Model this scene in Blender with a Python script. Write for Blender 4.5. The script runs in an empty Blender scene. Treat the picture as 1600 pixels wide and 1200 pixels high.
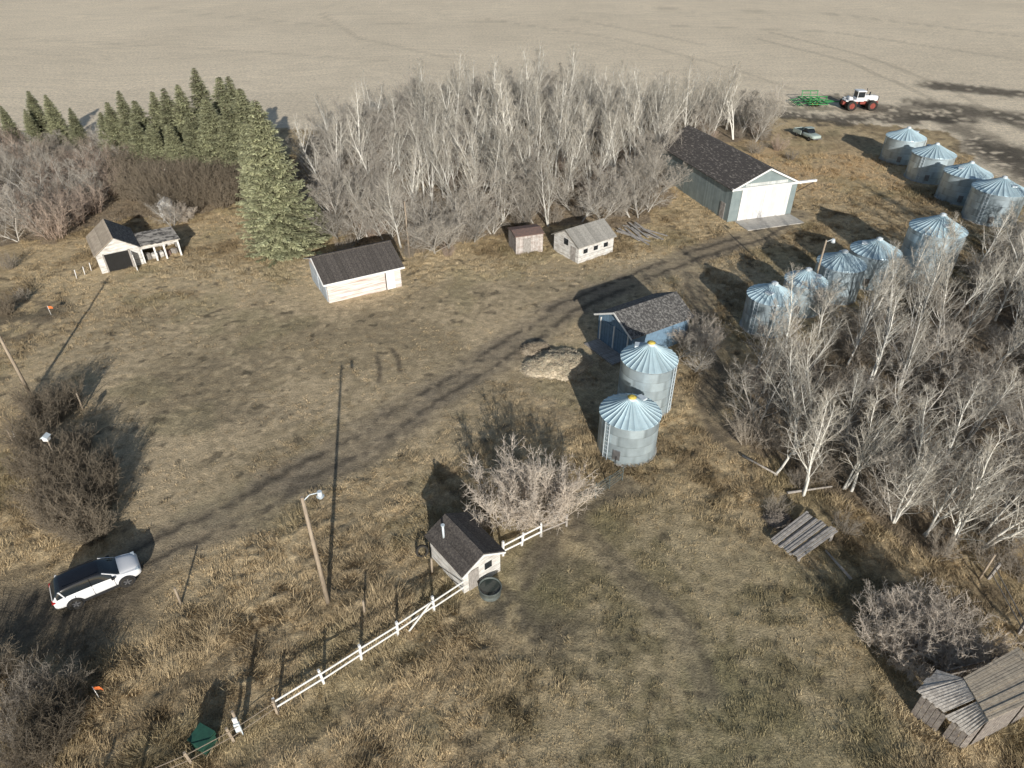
import bpy, math, random
import numpy as np
from mathutils import Vector, Matrix
R = random.Random(7)
NR = np.random.RandomState(11)
# ------------------------------------------------------------------ camera survey
H = 33.0; P = math.radians(35.4); F = 1067.0
SP, CP = math.sin(P), math.cos(P)
def G(u, v, z=0.0):
    """ground (or height z) position of a surveyed point"""
    a = (u-800)/F; b = (600-v)/F
    t = (H-z)/(SP-b*CP)
    return Vector((a*t, t*(CP+b*SP), z))

sc = bpy.context.scene
COL = sc.collection
def link(o, parent=None):
    COL.objects.link(o)
    if parent: o.parent = parent
    return o
def empty(name, loc=(0,0,0), rz=0.0):
    e = bpy.data.objects.new(name, None); e.empty_display_size = .5
    e.location = loc; e.rotation_euler = (0,0,rz); COL.objects.link(e); return e

# ------------------------------------------------------------------ materials
def newmat(name):
    m = bpy.data.materials.new(name); m.use_nodes = True
    nt = m.node_tree; b = nt.nodes["Principled BSDF"]
    return m, nt, b
def nd(nt, t, **k):
    n = nt.nodes.new(t)
    for a, v in k.items():
        if a in n.inputs: n.inputs[a].default_value = v
        else: setattr(n, a, v)
    return n
def mat(name, c1, c2=None, scale=3.0, rough=.8, metal=0.0, bump=0.0, bscale=None, stretch=(1,1,1), lo=.35, hi=.65, spec=.3, siding=None, detail=6):
    m, nt, b = newmat(name)
    b.inputs['Roughness'].default_value = rough
    b.inputs['Metallic'].default_value = metal
    b.inputs['Specular IOR Level'].default_value = spec
    L = nt.links
    tc = nd(nt, 'ShaderNodeTexCoord')
    mp = nd(nt, 'ShaderNodeMapping'); mp.inputs['Scale'].default_value = stretch
    L.new(tc.outputs['Object'], mp.inputs['Vector'])
    if c2 is None: c2 = tuple(c*.75 for c in c1)
    nz = nd(nt, 'ShaderNodeTexNoise', Scale=scale, Detail=detail, Roughness=.65)
    L.new(mp.outputs[0], nz.inputs['Vector'])
    cr = nd(nt, 'ShaderNodeValToRGB')
    cr.color_ramp.elements[0].position = lo; cr.color_ramp.elements[1].position = hi
    cr.color_ramp.elements[0].color = (*c1, 1); cr.color_ramp.elements[1].color = (*c2, 1)
    L.new(nz.outputs['Fac'], cr.inputs['Fac']); out = cr.outputs['Color']
    hgt = None
    if siding:
        ax, sp_, dk = siding
        sx = nd(nt, 'ShaderNodeSeparateXYZ'); L.new(tc.outputs['Object'], sx.inputs[0])
        mo = nd(nt, 'ShaderNodeMath', operation='FRACT'); mu = nd(nt, 'ShaderNodeMath', operation='MULTIPLY'); mu.inputs[1].default_value = 1/sp_
        L.new(sx.outputs[ax], mu.inputs[0]); L.new(mu.outputs[0], mo.inputs[0])
        gt = nd(nt, 'ShaderNodeMapRange'); gt.inputs['From Min'].default_value = 0; gt.inputs['From Max'].default_value = .22
        gt.inputs['To Min'].default_value = 1-dk; gt.inputs['To Max'].default_value = 1
        L.new(mo.outputs[0], gt.inputs['Value'])
        fl = nd(nt, 'ShaderNodeMath', operation='FLOOR'); L.new(mu.outputs[0], fl.inputs[0])
        wn = nd(nt, 'ShaderNodeTexWhiteNoise', noise_dimensions='1D'); L.new(fl.outputs[0], wn.inputs['W'])
        wr = nd(nt, 'ShaderNodeMapRange'); wr.inputs['To Min'].default_value = .82; wr.inputs['To Max'].default_value = 1.08
        L.new(wn.outputs['Value'], wr.inputs['Value'])
        m2 = nd(nt, 'ShaderNodeMath', operation='MULTIPLY'); L.new(gt.outputs[0], m2.inputs[0]); L.new(wr.outputs[0], m2.inputs[1])
        vm = nd(nt, 'ShaderNodeVectorMath', operation='SCALE'); L.new(out, vm.inputs[0]); L.new(m2.outputs[0], vm.inputs['Scale'])
        out = vm.outputs[0]; hgt = mo.outputs[0]
    L.new(out, b.inputs['Base Color'])
    if bump:
        bp = nd(nt, 'ShaderNodeBump', Strength=bump, Distance=.05)
        n2 = nd(nt, 'ShaderNodeTexNoise', Scale=bscale or scale*4, Detail=4)
        L.new(mp.outputs[0], n2.inputs['Vector'])
        L.new(hgt if hgt else n2.outputs['Fac'], bp.inputs['Height'])
        L.new(bp.outputs[0], b.inputs['Normal'])
    return m
def vmat(name, rough=.9, rnd=.25, nscale=0, namt=.3, bump=0, metal=0, spec=.15, fine=0, field=False):
    m, nt, b = newmat(name); L = nt.links
    b.inputs['Roughness'].default_value = rough; b.inputs['Metallic'].default_value = metal
    b.inputs['Specular IOR Level'].default_value = spec
    at = nd(nt, 'ShaderNodeAttribute', attribute_name='Col'); out = at.outputs['Color']
    def scale(out, fac):
        vm = nd(nt, 'ShaderNodeVectorMath', operation='SCALE'); L.new(out, vm.inputs[0]); L.new(fac, vm.inputs['Scale']); return vm.outputs[0]
    def rng(src, a, c, fm=0, fx=1):
        mr = nd(nt, 'ShaderNodeMapRange'); mr.inputs['From Min'].default_value = fm; mr.inputs['From Max'].default_value = fx
        mr.inputs['To Min'].default_value = a; mr.inputs['To Max'].default_value = c; L.new(src, mr.inputs['Value']); return mr.outputs[0]
    if rnd:
        oi = nd(nt, 'ShaderNodeObjectInfo'); out = scale(out, rng(oi.outputs['Random'], 1-rnd, 1+rnd))
    if nscale:
        tc = nd(nt, 'ShaderNodeTexCoord')
        nz = nd(nt, 'ShaderNodeTexNoise', Scale=nscale, Detail=8, Roughness=.7); L.new(tc.outputs['Object'], nz.inputs['Vector'])
        out = scale(out, rng(nz.outputs['Fac'], 1-namt, 1+namt, .3, .7)); hh = nz.outputs['Fac']
        if fine:
            n2 = nd(nt, 'ShaderNodeTexNoise', Scale=fine, Detail=5, Roughness=.75); L.new(tc.outputs['Object'], n2.inputs['Vector'])
            out = scale(out, rng(n2.outputs['Fac'], .58, 1.42, .3, .7))
            ad = nd(nt, 'ShaderNodeMath', operation='ADD'); L.new(nz.outputs['Fac'], ad.inputs[0]); L.new(n2.outputs['Fac'], ad.inputs[1]); hh = ad.outputs[0]
        if field:
            mp = nd(nt, 'ShaderNodeMapping'); mp.inputs['Rotation'].default_value = (0,0,-.22); mp.inputs['Scale'].default_value = (.018,.5,1)
            wp = nd(nt, 'ShaderNodeTexNoise', Scale=.012, Detail=2)
            L.new(tc.outputs['Object'], wp.inputs['Vector']); wa = nd(nt, 'ShaderNodeVectorMath', operation='SCALE'); L.new(wp.outputs['Color'], wa.inputs[0]); wa.inputs['Scale'].default_value = 60
            wb = nd(nt, 'ShaderNodeVectorMath', operation='ADD'); L.new(tc.outputs['Object'], wb.inputs[0]); L.new(wa.outputs[0], wb.inputs[1])
            L.new(wb.outputs[0], mp.inputs['Vector'])
            nr = nd(nt, 'ShaderNodeTexNoise', Scale=1.0, Detail=4, Roughness=.7); L.new(mp.outputs[0], nr.inputs['Vector'])
            rr = rng(nr.outputs['Fac'], .88, 1.08, .3, .7)
            mx = nd(nt, 'ShaderNodeMix', data_type='FLOAT'); L.new(at.outputs['Alpha'], mx.inputs[0]); mx.inputs[2].default_value = 1; L.new(rr, mx.inputs[3])
            out = scale(out, mx.outputs[0])
        if bump:
            bp = nd(nt, 'ShaderNodeBump', Strength=bump, Distance=.10); L.new(hh, bp.inputs['Height']); L.new(bp.outputs[0], b.inputs['Normal'])
    L.new(out, b.inputs['Base Color'])
    return m
M_bark = vmat('bark', rnd=.22); M_spruce = vmat('spruce_needles', rnd=.15)
M_ground = vmat('ground_soil_grass', rnd=0, nscale=1.6, namt=.30, bump=.9, fine=8, field=True)
M_grass = vmat('dry_grass', rnd=0)
M_white = mat('white_paint', (.78,.78,.76), (.6,.58,.54), 2, stretch=(1,1,.3), lo=.45, hi=.8)
M_oldwhite = mat('peeling_white_siding', (.74,.73,.70), (.38,.34,.30), 2.5, stretch=(.5,.5,2), lo=.43, hi=.72, siding=('Z',.16,.35), bump=.4)
M_redwhite = mat('weathered_red_white_siding', (.74,.71,.68), (.44,.29,.24), 1.5, stretch=(.28,.28,5), lo=.46, hi=.68, siding=('Z',.18,.4), bump=.4)
M_blue = mat('blue_board_paint', (.17,.27,.37), (.13,.20,.28), 3, siding=('X',.35,.5))
M_greywood = mat('weathered_grey_wood', (.46,.43,.40), (.24,.22,.20), 3, stretch=(4,1,1), siding=('Y',.2,.55), bump=.5)
M_plank = mat('loose_plank_wood', (.50,.47,.43), (.26,.24,.22), 5, stretch=(1,1,1), bump=.5)
M_plankdk = mat('old_dark_planks', (.30,.27,.24), (.15,.13,.12), 5, bump=.5)
M_planktan = mat('tan_plank_wood', (.50,.43,.33), (.33,.28,.22), 4, bump=.5)
M_greywoodx = mat('weathered_plank_wood', (.44,.41,.38), (.27,.25,.23), 3, stretch=(1,4,1), siding=('X',.22,.5), bump=.5)
M_tanroof = mat('plywood_roof', (.48,.41,.32), (.34,.28,.22), 2, siding=('X',.9,.25), bump=.3)
M_wood = mat('pole_wood', (.40,.33,.25), (.26,.21,.16), 5, stretch=(3,3,.4))
M_dkwood = mat('dark_wood', (.10,.075,.055), (.05,.04,.03), 4)
M_rust = mat('rusty_iron', (.24,.15,.12), (.14,.11,.10), 5)
M_redwood = mat('pale_weathered_boards', (.56,.53,.50), (.33,.27,.24), 3, siding=('X',.2,.5))
M_shingle = mat('dark_asphalt_shingles', (.06,.053,.05), (.17,.15,.13), 9, bump=.6, lo=.42, hi=.72, siding=('X',.45,.3), detail=10)
M_lichen = mat('lichen_shingles', (.075,.072,.07), (.30,.29,.27), 5, bump=.6, lo=.46, hi=.66, detail=10)
M_greyroof = mat('grey_roof_shingles', (.38,.36,.32), (.24,.23,.21), 6, bump=.4, siding=('X',.6,.15))
M_shedroof = mat('machine_shed_roof', (.085,.075,.068), (.34,.30,.26), 5, stretch=(1,.35,1), bump=.5, lo=.52, hi=.68, detail=10)
M_cladd = mat('blue_green_steel_cladding', (.29,.345,.345), (.22,.27,.275), 1.0, rough=.5, siding=('Y',.3,.35), bump=.3)
M_claddx = mat('pale_steel_cladding', (.62,.64,.62), (.50,.53,.52), 1.0, rough=.5, siding=('X',.3,.25), bump=.3)
M_door = mat('white_sliding_door', (.80,.79,.77), (.70,.69,.67), 1.0, rough=.5, siding=('X',.3,.12))
M_black = mat('painted_interior_shade', (.015,.014,.013), (.02,.02,.02))
M_conc = mat('concrete', (.48,.46,.42), (.36,.34,.31), 2.5, bump=.2)
M_glass = mat('dark_glass', (.02,.025,.03), (.015,.02,.025), rough=.08, spec=.6)
M_carw = mat('white_car_paint', (.80,.80,.81), (.78,.78,.79), rough=.22, spec=.5)
M_carb = mat('black_car_paint', (.012,.013,.016), (.015,.016,.02), rough=.15, spec=.6)
M_plast = mat('black_plastic', (.03,.03,.032), (.022,.022,.024), rough=.6)
M_tyre = mat('tyre_rubber', (.022,.021,.02), (.04,.036,.03), 6)
M_rim = mat('alloy_rim', (.35,.35,.36), (.25,.25,.26), rough=.35, metal=.7)
M_red = mat('red_lens', (.45,.02,.02), (.4,.02,.02), rough=.3)
M_oldcar = mat('faded_pale_green_paint', (.42,.50,.46), (.34,.40,.37), rough=.4)
M_green = mat('green_farm_paint', (.05,.25,.08), (.03,.16,.05), rough=.45)
M_dgreen = mat('dark_green_box_paint', (.025,.085,.06), (.02,.06,.045), rough=.5)
M_tank = mat('stock_tank', (.13,.15,.14), (.08,.09,.085), 3, rough=.6)
M_water = mat('tank_water', (.05,.06,.055), (.04,.05,.045), rough=.12, spec=.5)
M_orange = mat('orange_flag', (.8,.2,.05), (.7,.17,.05))
M_yel = mat('yellow_cap', (.62,.50,.10), (.5,.38,.08), rough=.5)
M_redhub = mat('red_hub', (.30,.07,.05), (.2,.05,.04), rough=.5)
M_galvroof = vmat('galvanised_roof', rough=.42, rnd=.06, metal=.3, spec=.4, nscale=1.5, namt=.12)
M_galv = vmat('galvanised_wall', rough=.36, rnd=.06, metal=.5, spec=.4, nscale=1.2, namt=.14)
M_lamp = mat('lamp_head', (.62,.69,.73), (.52,.58,.62), rough=.35)
M_doorblue = mat('pale_blue_door',(.55,.62,.68),(.42,.46,.5),2,siding=('Z',.5,.3))
M_log = mat('log_bark',(.46,.42,.37),(.3,.27,.24),6)
M_patch = mat('patchy_flat_roof',(.10,.09,.08),(.52,.47,.40),1.6,lo=.42,hi=.55,bump=.4,detail=10)

# ------------------------------------------------------------------ mesh helpers
def npmesh(name, v, f, c, m, smooth=False, alpha=None):
    v = np.asarray(v, np.float32); f = np.asarray(f, np.int32)
    me = bpy.data.meshes.new(name); k = f.shape[1]
    me.vertices.add(len(v)); me.vertices.foreach_set('co', v.ravel())
    me.loops.add(f.size); me.loops.foreach_set('vertex_index', f.ravel())
    me.polygons.add(len(f)); me.polygons.foreach_set('loop_start', np.arange(0, f.size, k, dtype=np.int32))
    me.polygons.foreach_set('loop_total', np.full(len(f), k, np.int32))
    if smooth: me.polygons.foreach_set('use_smooth', np.ones(len(f), bool))
    if c is not None:
        ca = me.color_attributes.new('Col', 'FLOAT_COLOR', 'POINT')
        cc = np.ones((len(v), 4), np.float32); cc[:, :3] = c
        if alpha is not None: cc[:, 3] = alpha
        ca.data.foreach_set('color', cc.ravel())
    me.update(calc_edges=True); me.validate()
    if m: me.materials.append(m)
    return me
def mesh(name, v, f, m, parent=None, smooth=False, loc=None, rot=None):
    me = bpy.data.meshes.new(name); me.from_pydata([tuple(p) for p in v], [], f); me.materials.append(m)
    if smooth:
        for p in me.polygons: p.use_smooth = True
    me.update()
    o = bpy.data.objects.new(name, me); link(o, parent)
    if loc is not None: o.location = loc
    if rot is not None: o.rotation_euler = rot
    return o
BF = [(0,3,2,1),(4,5,6,7),(0,1,5,4),(1,2,6,5),(2,3,7,6),(3,0,4,7)]
def box(par, name, x0, x1, y0, y1, z0, z1, m, bevel=0, rot=None):
    cx, cy, cz = (x0+x1)/2, (y0+y1)/2, (z0+z1)/2
    a, b, c = abs(x1-x0)/2, abs(y1-y0)/2, abs(z1-z0)/2
    v = [(-a,-b,-c),(a,-b,-c),(a,b,-c),(-a,b,-c),(-a,-b,c),(a,-b,c),(a,b,c),(-a,b,c)]
    o = mesh(name, v, BF, m, par, loc=(cx,cy,cz), rot=rot)
    if bevel:
        bm = o.modifiers.new('b', 'BEVEL'); bm.width = bevel; bm.segments = 2
    return o
def beam(par, name, a, b, w, h, m):
    a = Vector(a); b = Vector(b); d = b-a; L = d.length
    o = mesh(name, [(-.0,-w/2,-h/2),(L,-w/2,-h/2),(L,w/2,-h/2),(0,w/2,-h/2),(0,-w/2,h/2),(L,-w/2,h/2),(L,w/2,h/2),(0,w/2,h/2)], BF, m, par, loc=a)
    o.rotation_euler = d.to_track_quat('X','Z').to_euler()
    return o
def cyl(par, name, a, b, r0, r1, m, n=16, smooth=True):
    a = Vector(a); b = Vector(b); d = b-a
    q = d.to_track_quat('Z','Y'); v = []; f = []
    for j, (z, r) in enumerate([(0,r0),(d.length,r1)]):
        for i in range(n):
            t = 2*math.pi*i/n; v.append((r*math.cos(t), r*math.sin(t), z))
    for i in range(n):
        k = (i+1) % n; f.append((i,k,n+k,n+i))
    f.append(tuple(range(n-1,-1,-1))); f.append(tuple(range(n,2*n)))
    o = mesh(name, v, f, m, par, loc=a); o.rotation_euler = q.to_euler()
    if smooth:
        for p in o.data.polygons[:n]: p.use_smooth = True
    return o

# ------------------------------------------------------------------ noise
TAB = NR.rand(256,256)
def vn(x, y):
    xi = np.floor(x).astype(int); yi = np.floor(y).astype(int); fx = x-xi; fy = y-yi
    fx = fx*fx*(3-2*fx); fy = fy*fy*(3-2*fy)
    a = TAB[xi&255, yi&255]; b = TAB[(xi+1)&255, yi&255]; c = TAB[xi&255, (yi+1)&255]; d = TAB[(xi+1)&255, (yi+1)&255]
    return (a*(1-fx)+b*fx)*(1-fy)+(c*(1-fx)+d*fx)*fy
def fbm(x, y, s, o=4, off=0):
    r = 0; a = 1; t = 0; x = x/s+off; y = y/s+off*1.7
    for i in range(o):
        r = r+a*vn(x, y); t += a; a *= .55; x, y = (x*.8-y*.6)*2.03+17.1, (x*.6+y*.8)*2.03+5.3
    return r/t
def inpoly(x, y, poly):
    ins = np.zeros(x.shape, bool); n = len(poly); j = n-1
    for i in range(n):
        xi, yi = poly[i][0], poly[i][1]; xj, yj = poly[j][0], poly[j][1]
        c = ((yi > y) != (yj > y)) & (x < (xj-xi)*(y-yi)/(yj-yi+1e-12)+xi)
        ins ^= c; j = i
    return ins
def linedist(x, y, pts):
    d = np.full(x.shape, 1e9)
    for a, b in zip(pts[:-1], pts[1:]):
        dx, dy = b[0]-a[0], b[1]-a[1]; t = np.clip(((x-a[0])*dx+(y-a[1])*dy)/(dx*dx+dy*dy), 0, 1)
        d = np.minimum(d, np.hypot(x-a[0]-t*dx, y-a[1]-t*dy))
    return d
def sm(x, a, b):
    t = np.clip((x-a)/(b-a), 0, 1); return t*t*(3-2*t)
def blob(x, y, u, v, rx, ry, ang=0):
    g = G(u, v); c, s = math.cos(ang), math.sin(ang); dx = x-g.x; dy = y-g.y
    a = (dx*c+dy*s)/rx; b = (-dx*s+dy*c)/ry
    return 1-sm(np.sqrt(a*a+b*b), .45, 1.2)
PX = lambda pts: [G(*p) for p in pts]
track1 = PX([(-150,1010),(30,960),(130,930),(230,865),(330,820),(430,765),(540,705),(640,640),(710,600),(800,540),(880,485),(980,440),(1080,400),(1180,370),(1240,335)])
track2 = PX([(470,760),(560,725),(650,655)])
track3 = PX([(1080,430),(1120,560),(1110,650),(1150,700)])
pathlow = PX([(820,900),(900,790),(980,760)])
pathlow2 = PX([(880,800),(960,880),(1050,960),(1110,1080)])
fieldpoly = [(-4000,158),(-120,118)]+[(G(u,v).x,G(u,v).y) for u,v in [(0,228),(180,215),(420,200),(500,205),(620,160),(900,150),(1190,178),(1300,190),(1480,203),(1515,250),(1590,300),(1700,350),(1900,420)]]+[(260,60),(4000,60),(4000,6000),(-4000,6000)]
grove_px = [(528,372),(500,300),(505,235),(590,190),(780,172),(960,168),(1100,180),(1195,195),(1195,222),(1050,225),(1030,300),(1010,345),(900,350),(800,362),(740,375),(690,395),(640,402),(610,372)]
right_px = [(1175,570),(1235,525),(1330,492),(1450,468),(1530,420),(1600,380),(1850,430),(1950,700),(1850,850),(1650,880),(1560,850),(1470,872),(1360,800),(1240,770),(1190,720),(1160,690)]
left_px = [(-120,300),(0,235),(150,232),(260,285),(372,290),(368,318),(300,335),(215,338),(120,372),(60,392),(0,385),(-120,420)]
gp = PX(grove_px); rp = PX(right_px); lp = PX(left_px)
def zones(x, y):
    """albedo colour, grass length, field mask"""
    n1 = fbm(x, y, 9, 5); n2 = fbm(x, y, 2.2, 4, 31); n3 = fbm(x, y, .6, 3, 77); n4 = fbm(x, y, 25, 3, 9)
    wx = x+(n1-.5)*7+(n3-.5)*1.0; wy = y+(fbm(x, y, 8, 4, 55)-.5)*7+(n2-.5)*1.5
    C = lambda *c: np.array(c)[None, :]
    def mix(col, c, m): return col*(1-m[:, None])+c*m[:, None]
    m = sm(n1*.36+n2*.38+n3*.26, .38, .60)
    col = C(.55,.425,.255)*(1-m[:, None])+C(.31,.235,.138)*m[:, None]
    gl = .09+.22*sm(n2*.6+n1*.4, .42, .66)
    a_, b_ = (x*.86+y*.51), (-x*.51+y*.86)
    wr = fbm(a_*.16+n1*2.5, b_+n1*5, 1.0, 3, 321); wrm = sm(wr, .5, .68)
    low = 1-sm(y, 38, 55)
    col = mix(col, C(.60,.47,.285), wrm*.55*low); col = mix(col, C(.21,.16,.10), sm(1-wr, .55, .7)*.6*low); gl = gl+.12*wrm*low
    m = blob(wx, wy, 1250, 260, 30, 14)*.75; col = mix(col, C(.58,.42,.24), m)
    m = blob(wx, wy, 700, 430, 45, 7)*.6; col = mix(col, C(.58,.475,.31), m)
    m = blob(wx, wy, 560, 900, 13, 9)*.5*sm(n2,.35,.6); col = mix(col, C(.59,.465,.29), m); gl = gl+.10*m
    m = np.maximum(blob(wx, wy, 480, 560, 31, 18), blob(wx, wy, 800, 470, 20, 8, .3)); m = np.maximum(m, blob(wx, wy, 300, 680, 12, 12))
    t = sm(n1*.6+n3*.4, .40, .60)[:, None]; yc = C(.54,.43,.28)*(1-t)+C(.38,.305,.195)*t
    col = mix(col, yc, m*.9); gl = gl*(1-.85*m)
    m = np.maximum(blob(wx, wy, 1080, 1010, 11, 12, .3), blob(wx, wy, 900, 890, 9, 6)); m = np.maximum(m, blob(wx, wy, 1000, 1150, 9, 5)*.8)
    t = sm(n2*.6+n3*.4, .38, .60)[:, None]; yc = C(.42,.345,.215)*(1-t)+C(.24,.205,.12)*t
    col = mix(col, yc, m*.85); gl = gl*(1-.75*m)
    m = sm(fbm(x, y, 5, 4, 91), .54, .68)*.26; col = mix(col, C(.25,.235,.125), m)
    for u, v, rx, ry, s in [(800,930,3.2,2.6,.8),(840,980,2.5,2,.5),(360,640,6,3,.35),(330,590,7,3,.3),(560,520,8,3,.2),(25,500,4,5,.7),(1500,960,6,5,.3),(900,830,2,3,.5),(1160,640,3,8,.4),(870,1000,3,2,.4)]:
        m = blob(wx, wy, u, v, rx, ry)*s*sm(n3+n2, .7, 1.1); col = mix(col, C(.14,.12,.09), m); gl = gl*(1-m)
    m = sm(fbm(x, y, .8, 2, 140), .76, .82)*.65; col = mix(col, C(.10,.085,.06), m)
    for tr, w, s in [(track1,2.2,1.0),(track2,1.3,.5),(track3,1.3,.6),(pathlow,1.1,.6),(pathlow2,1.0,.5)]:
        d = linedist(x+(n2-.5)*1.2, y+(n3-.5)*.9, tr); m = 1-sm(d, w*.5, w*1.35)
        rut = np.exp(-((d-w*.42)/.36)**2); mm = m*(.35+.6*n2)*s
        col = mix(col, C(.27,.225,.165), np.clip(mm,0,1)); col = mix(col, C(.11,.092,.07), rut*m*.9*s*sm(n3+n2, .62, 1.05)); gl = gl*(1-.9*m)
    m = blob(wx, wy, 20, 975, 8, 2.6)*.75; col = mix(col, C(.10,.085,.065), m); gl = gl*(1-m)  # dark patch near the parked car: shadow painted into the ground colour
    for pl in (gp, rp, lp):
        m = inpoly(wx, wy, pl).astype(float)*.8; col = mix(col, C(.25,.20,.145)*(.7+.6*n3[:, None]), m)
    m = inpoly(x+(n2-.5)*5, y+(n1-.5)*7+(n3-.5)*2, fieldpoly).astype(float)
    fc = C(.77,.655,.49)*(.83+.16*n4[:, None]+.10*n1[:, None]+.08*n2[:, None])
    col = mix(col, fc, m); gl = gl*(1-m); fm = m
    for pts, w, s in [([(1180,60),(1320,95),(1450,150),(1600,240)],1.2,.4),([(1200,50),(1340,84),(1480,136),(1620,215)],1.2,.4),([(1000,12),(1300,22),(1620,60)],1.6,.35),([(1050,40),(1300,50),(1600,95)],1.4,.35),([(0,60),(300,75),(600,95)],1.4,.25),([(500,20),(560,60),(700,90)],1.4,.28),([(200,10),(500,40),(900,30),(1100,70)],1.6,.26),([(1240,140),(1120,100),(960,60),(760,30)],1.2,.25)]:
        d = linedist(x+(n1-.5)*2, y, PX(pts)); col = mix(col, C(.36,.30,.22), (1-sm(d, w*.3, w))*s)
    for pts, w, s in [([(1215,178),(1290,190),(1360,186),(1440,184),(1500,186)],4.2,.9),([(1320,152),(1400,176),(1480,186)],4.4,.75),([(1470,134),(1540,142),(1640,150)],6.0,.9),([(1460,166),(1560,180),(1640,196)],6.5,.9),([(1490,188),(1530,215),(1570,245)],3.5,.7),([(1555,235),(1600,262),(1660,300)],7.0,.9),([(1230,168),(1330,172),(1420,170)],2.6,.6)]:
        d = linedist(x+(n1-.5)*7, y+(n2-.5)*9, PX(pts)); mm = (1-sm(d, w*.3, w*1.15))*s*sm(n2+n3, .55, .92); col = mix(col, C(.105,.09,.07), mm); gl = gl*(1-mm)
    for pts in [[(588,555),(594,575),(592,596)],[(612,545),(622,560),(625,580)]]:
        d = linedist(x, y, PX(pts)); col = mix(col, C(.12,.10,.075), (1-sm(d, .12, .28))*.7)
    return np.clip(col, .02, .85), gl, fm

# ------------------------------------------------------------------ ground
def axis(a, b, st, far_lo, far_hi, g=1.045, gh=1.045):
    c = list(np.arange(a, b, st)); lo = []; s = st; p = a
    while p > far_lo: s *= g; p -= s; lo.append(p)
    hi = []; s = st; p = c[-1]
    while p < far_hi: s *= (gh if p < 230 else 1.1); p += s; hi.append(p)
    return np.array(lo[::-1]+c+hi)
xs = axis(-46, 50, .17, -3500, 3500, 1.035, 1.02); ys = axis(13, 88, .17, -600, 5000, 1.1, 1.02)
X, Y = np.meshgrid(xs, ys, indexing='xy'); nx, ny = len(xs), len(ys)
x = X.ravel(); y = Y.ravel(); col, gl, fm = zones(x, y)
near = (1-sm(np.hypot(x, y-60), 90, 200))
lump = fbm(x, y, .55, 2, 200)
z = near*((lump-.5)*.42*np.clip(gl, .05, .35)/.3+(fbm(x, y, 6, 2, 210)-.5)*.10)
z += near*sm(fbm(x,y,.9,3,220),.5,.8)*np.clip(gl-.06,0,1)*.45
idx = np.arange(nx*ny).reshape(ny, nx)
f = np.stack([idx[:-1,:-1].ravel(), idx[:-1,1:].ravel(), idx[1:,1:].ravel(), idx[1:,:-1].ravel()], 1)
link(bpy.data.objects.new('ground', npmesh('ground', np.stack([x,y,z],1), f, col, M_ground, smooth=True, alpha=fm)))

# ------------------------------------------------------------------ grass
NT = 130000
ty = 14+95*NR.rand(NT)**1.3; hw_ = (ty*.62+22)*.80+3; tx = (NR.rand(NT)*2-1)*hw_
c_, g_, _f = zones(tx, ty)
keep = (NR.rand(NT) < np.clip(g_*3.6, .07, 1)) & (g_ > .02)
tx, ty, c_, g_ = tx[keep], ty[keep], c_[keep], g_[keep]; NT = len(tx)
K = 11
bx = np.repeat(tx, K)+NR.randn(NT*K)*.12; by = np.repeat(ty, K)+NR.randn(NT*K)*.12
gh = np.repeat((.05+g_*.95)*(.5+.8*NR.rand(NT)), K)*(.5+.7*NR.rand(NT*K))
sw = np.repeat(fbm(tx, ty, 3, 2, 400)*14, K)
az = sw+NR.randn(NT*K)*1.1; lean = (.5+1.3*NR.rand(NT*K))*gh
wd = .009+.012*NR.rand(NT*K)*(1+by/45)
wa = az+math.pi/2+NR.randn(NT*K)*.6
v0 = np.stack([bx-np.cos(wa)*wd, by-np.sin(wa)*wd, np.full(NT*K, -.03)], 1)
v1 = np.stack([bx+np.cos(wa)*wd, by+np.sin(wa)*wd, np.full(NT*K, -.03)], 1)
v2 = np.stack([bx+np.cos(az)*lean, by+np.sin(az)*lean, gh*.85+.05], 1)
V = np.stack([v0,v1,v2],1).reshape(-1,3); Fc = np.arange(NT*K*3).reshape(-1,3)
cc = np.repeat(c_, K, 0)*(.62+.6*NR.rand(NT*K,1)); cc = np.clip(np.repeat(cc, 3, 0), 0, .7)
link(bpy.data.objects.new('dry_grass', npmesh('dry_grass', V, Fc, cc, M_grass)))

# ------------------------------------------------------------------ trees
class TB:
    def __init__(s): s.v = []; s.f = []; s.c = []
    def tube(s, pts, rad, n, col0, col1=None):
        col1 = col1 or col0; b = len(s.v); m = len(pts)
        for i, p in enumerate(pts):
            d = (pts[min(i+1,m-1)]-pts[max(i-1,0)]).normalized()
            a = d.orthogonal().normalized(); e = d.cross(a)
            t = i/(m-1)
            for k in range(n):
                th = 2*math.pi*k/n
                s.v.append(p+(a*math.cos(th)+e*math.sin(th))*rad[i]); s.c.append(tuple(col0[j]*(1-t)+col1[j]*t for j in range(3)))
        for i in range(m-1):
            for k in range(n):
                k2 = (k+1) % n
                s.f.append((b+i*n+k, b+i*n+k2, b+(i+1)*n+k2, b+(i+1)*n+k))
    def done(s, name, m): return npmesh(name, [tuple(p) for p in s.v], s.f, s.c, m, smooth=False)
def rv(r): return Vector((r.uniform(-1,1), r.uniform(-1,1), r.uniform(-1,1)))
def limb(p, d, L, n, r, wig, up):
    pts = [p.copy()]
    for i in range(n):
        d = (d+rv(r)*wig+Vector((0,0,up))).normalized(); p = p+d*(L/n); pts.append(p.copy())
    return pts
def along(pts, t):
    k = t*(len(pts)-1); i = min(int(k), len(pts)-2); return pts[i].lerp(pts[i+1], k-i), (pts[i+1]-pts[i]).normalized()
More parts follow.
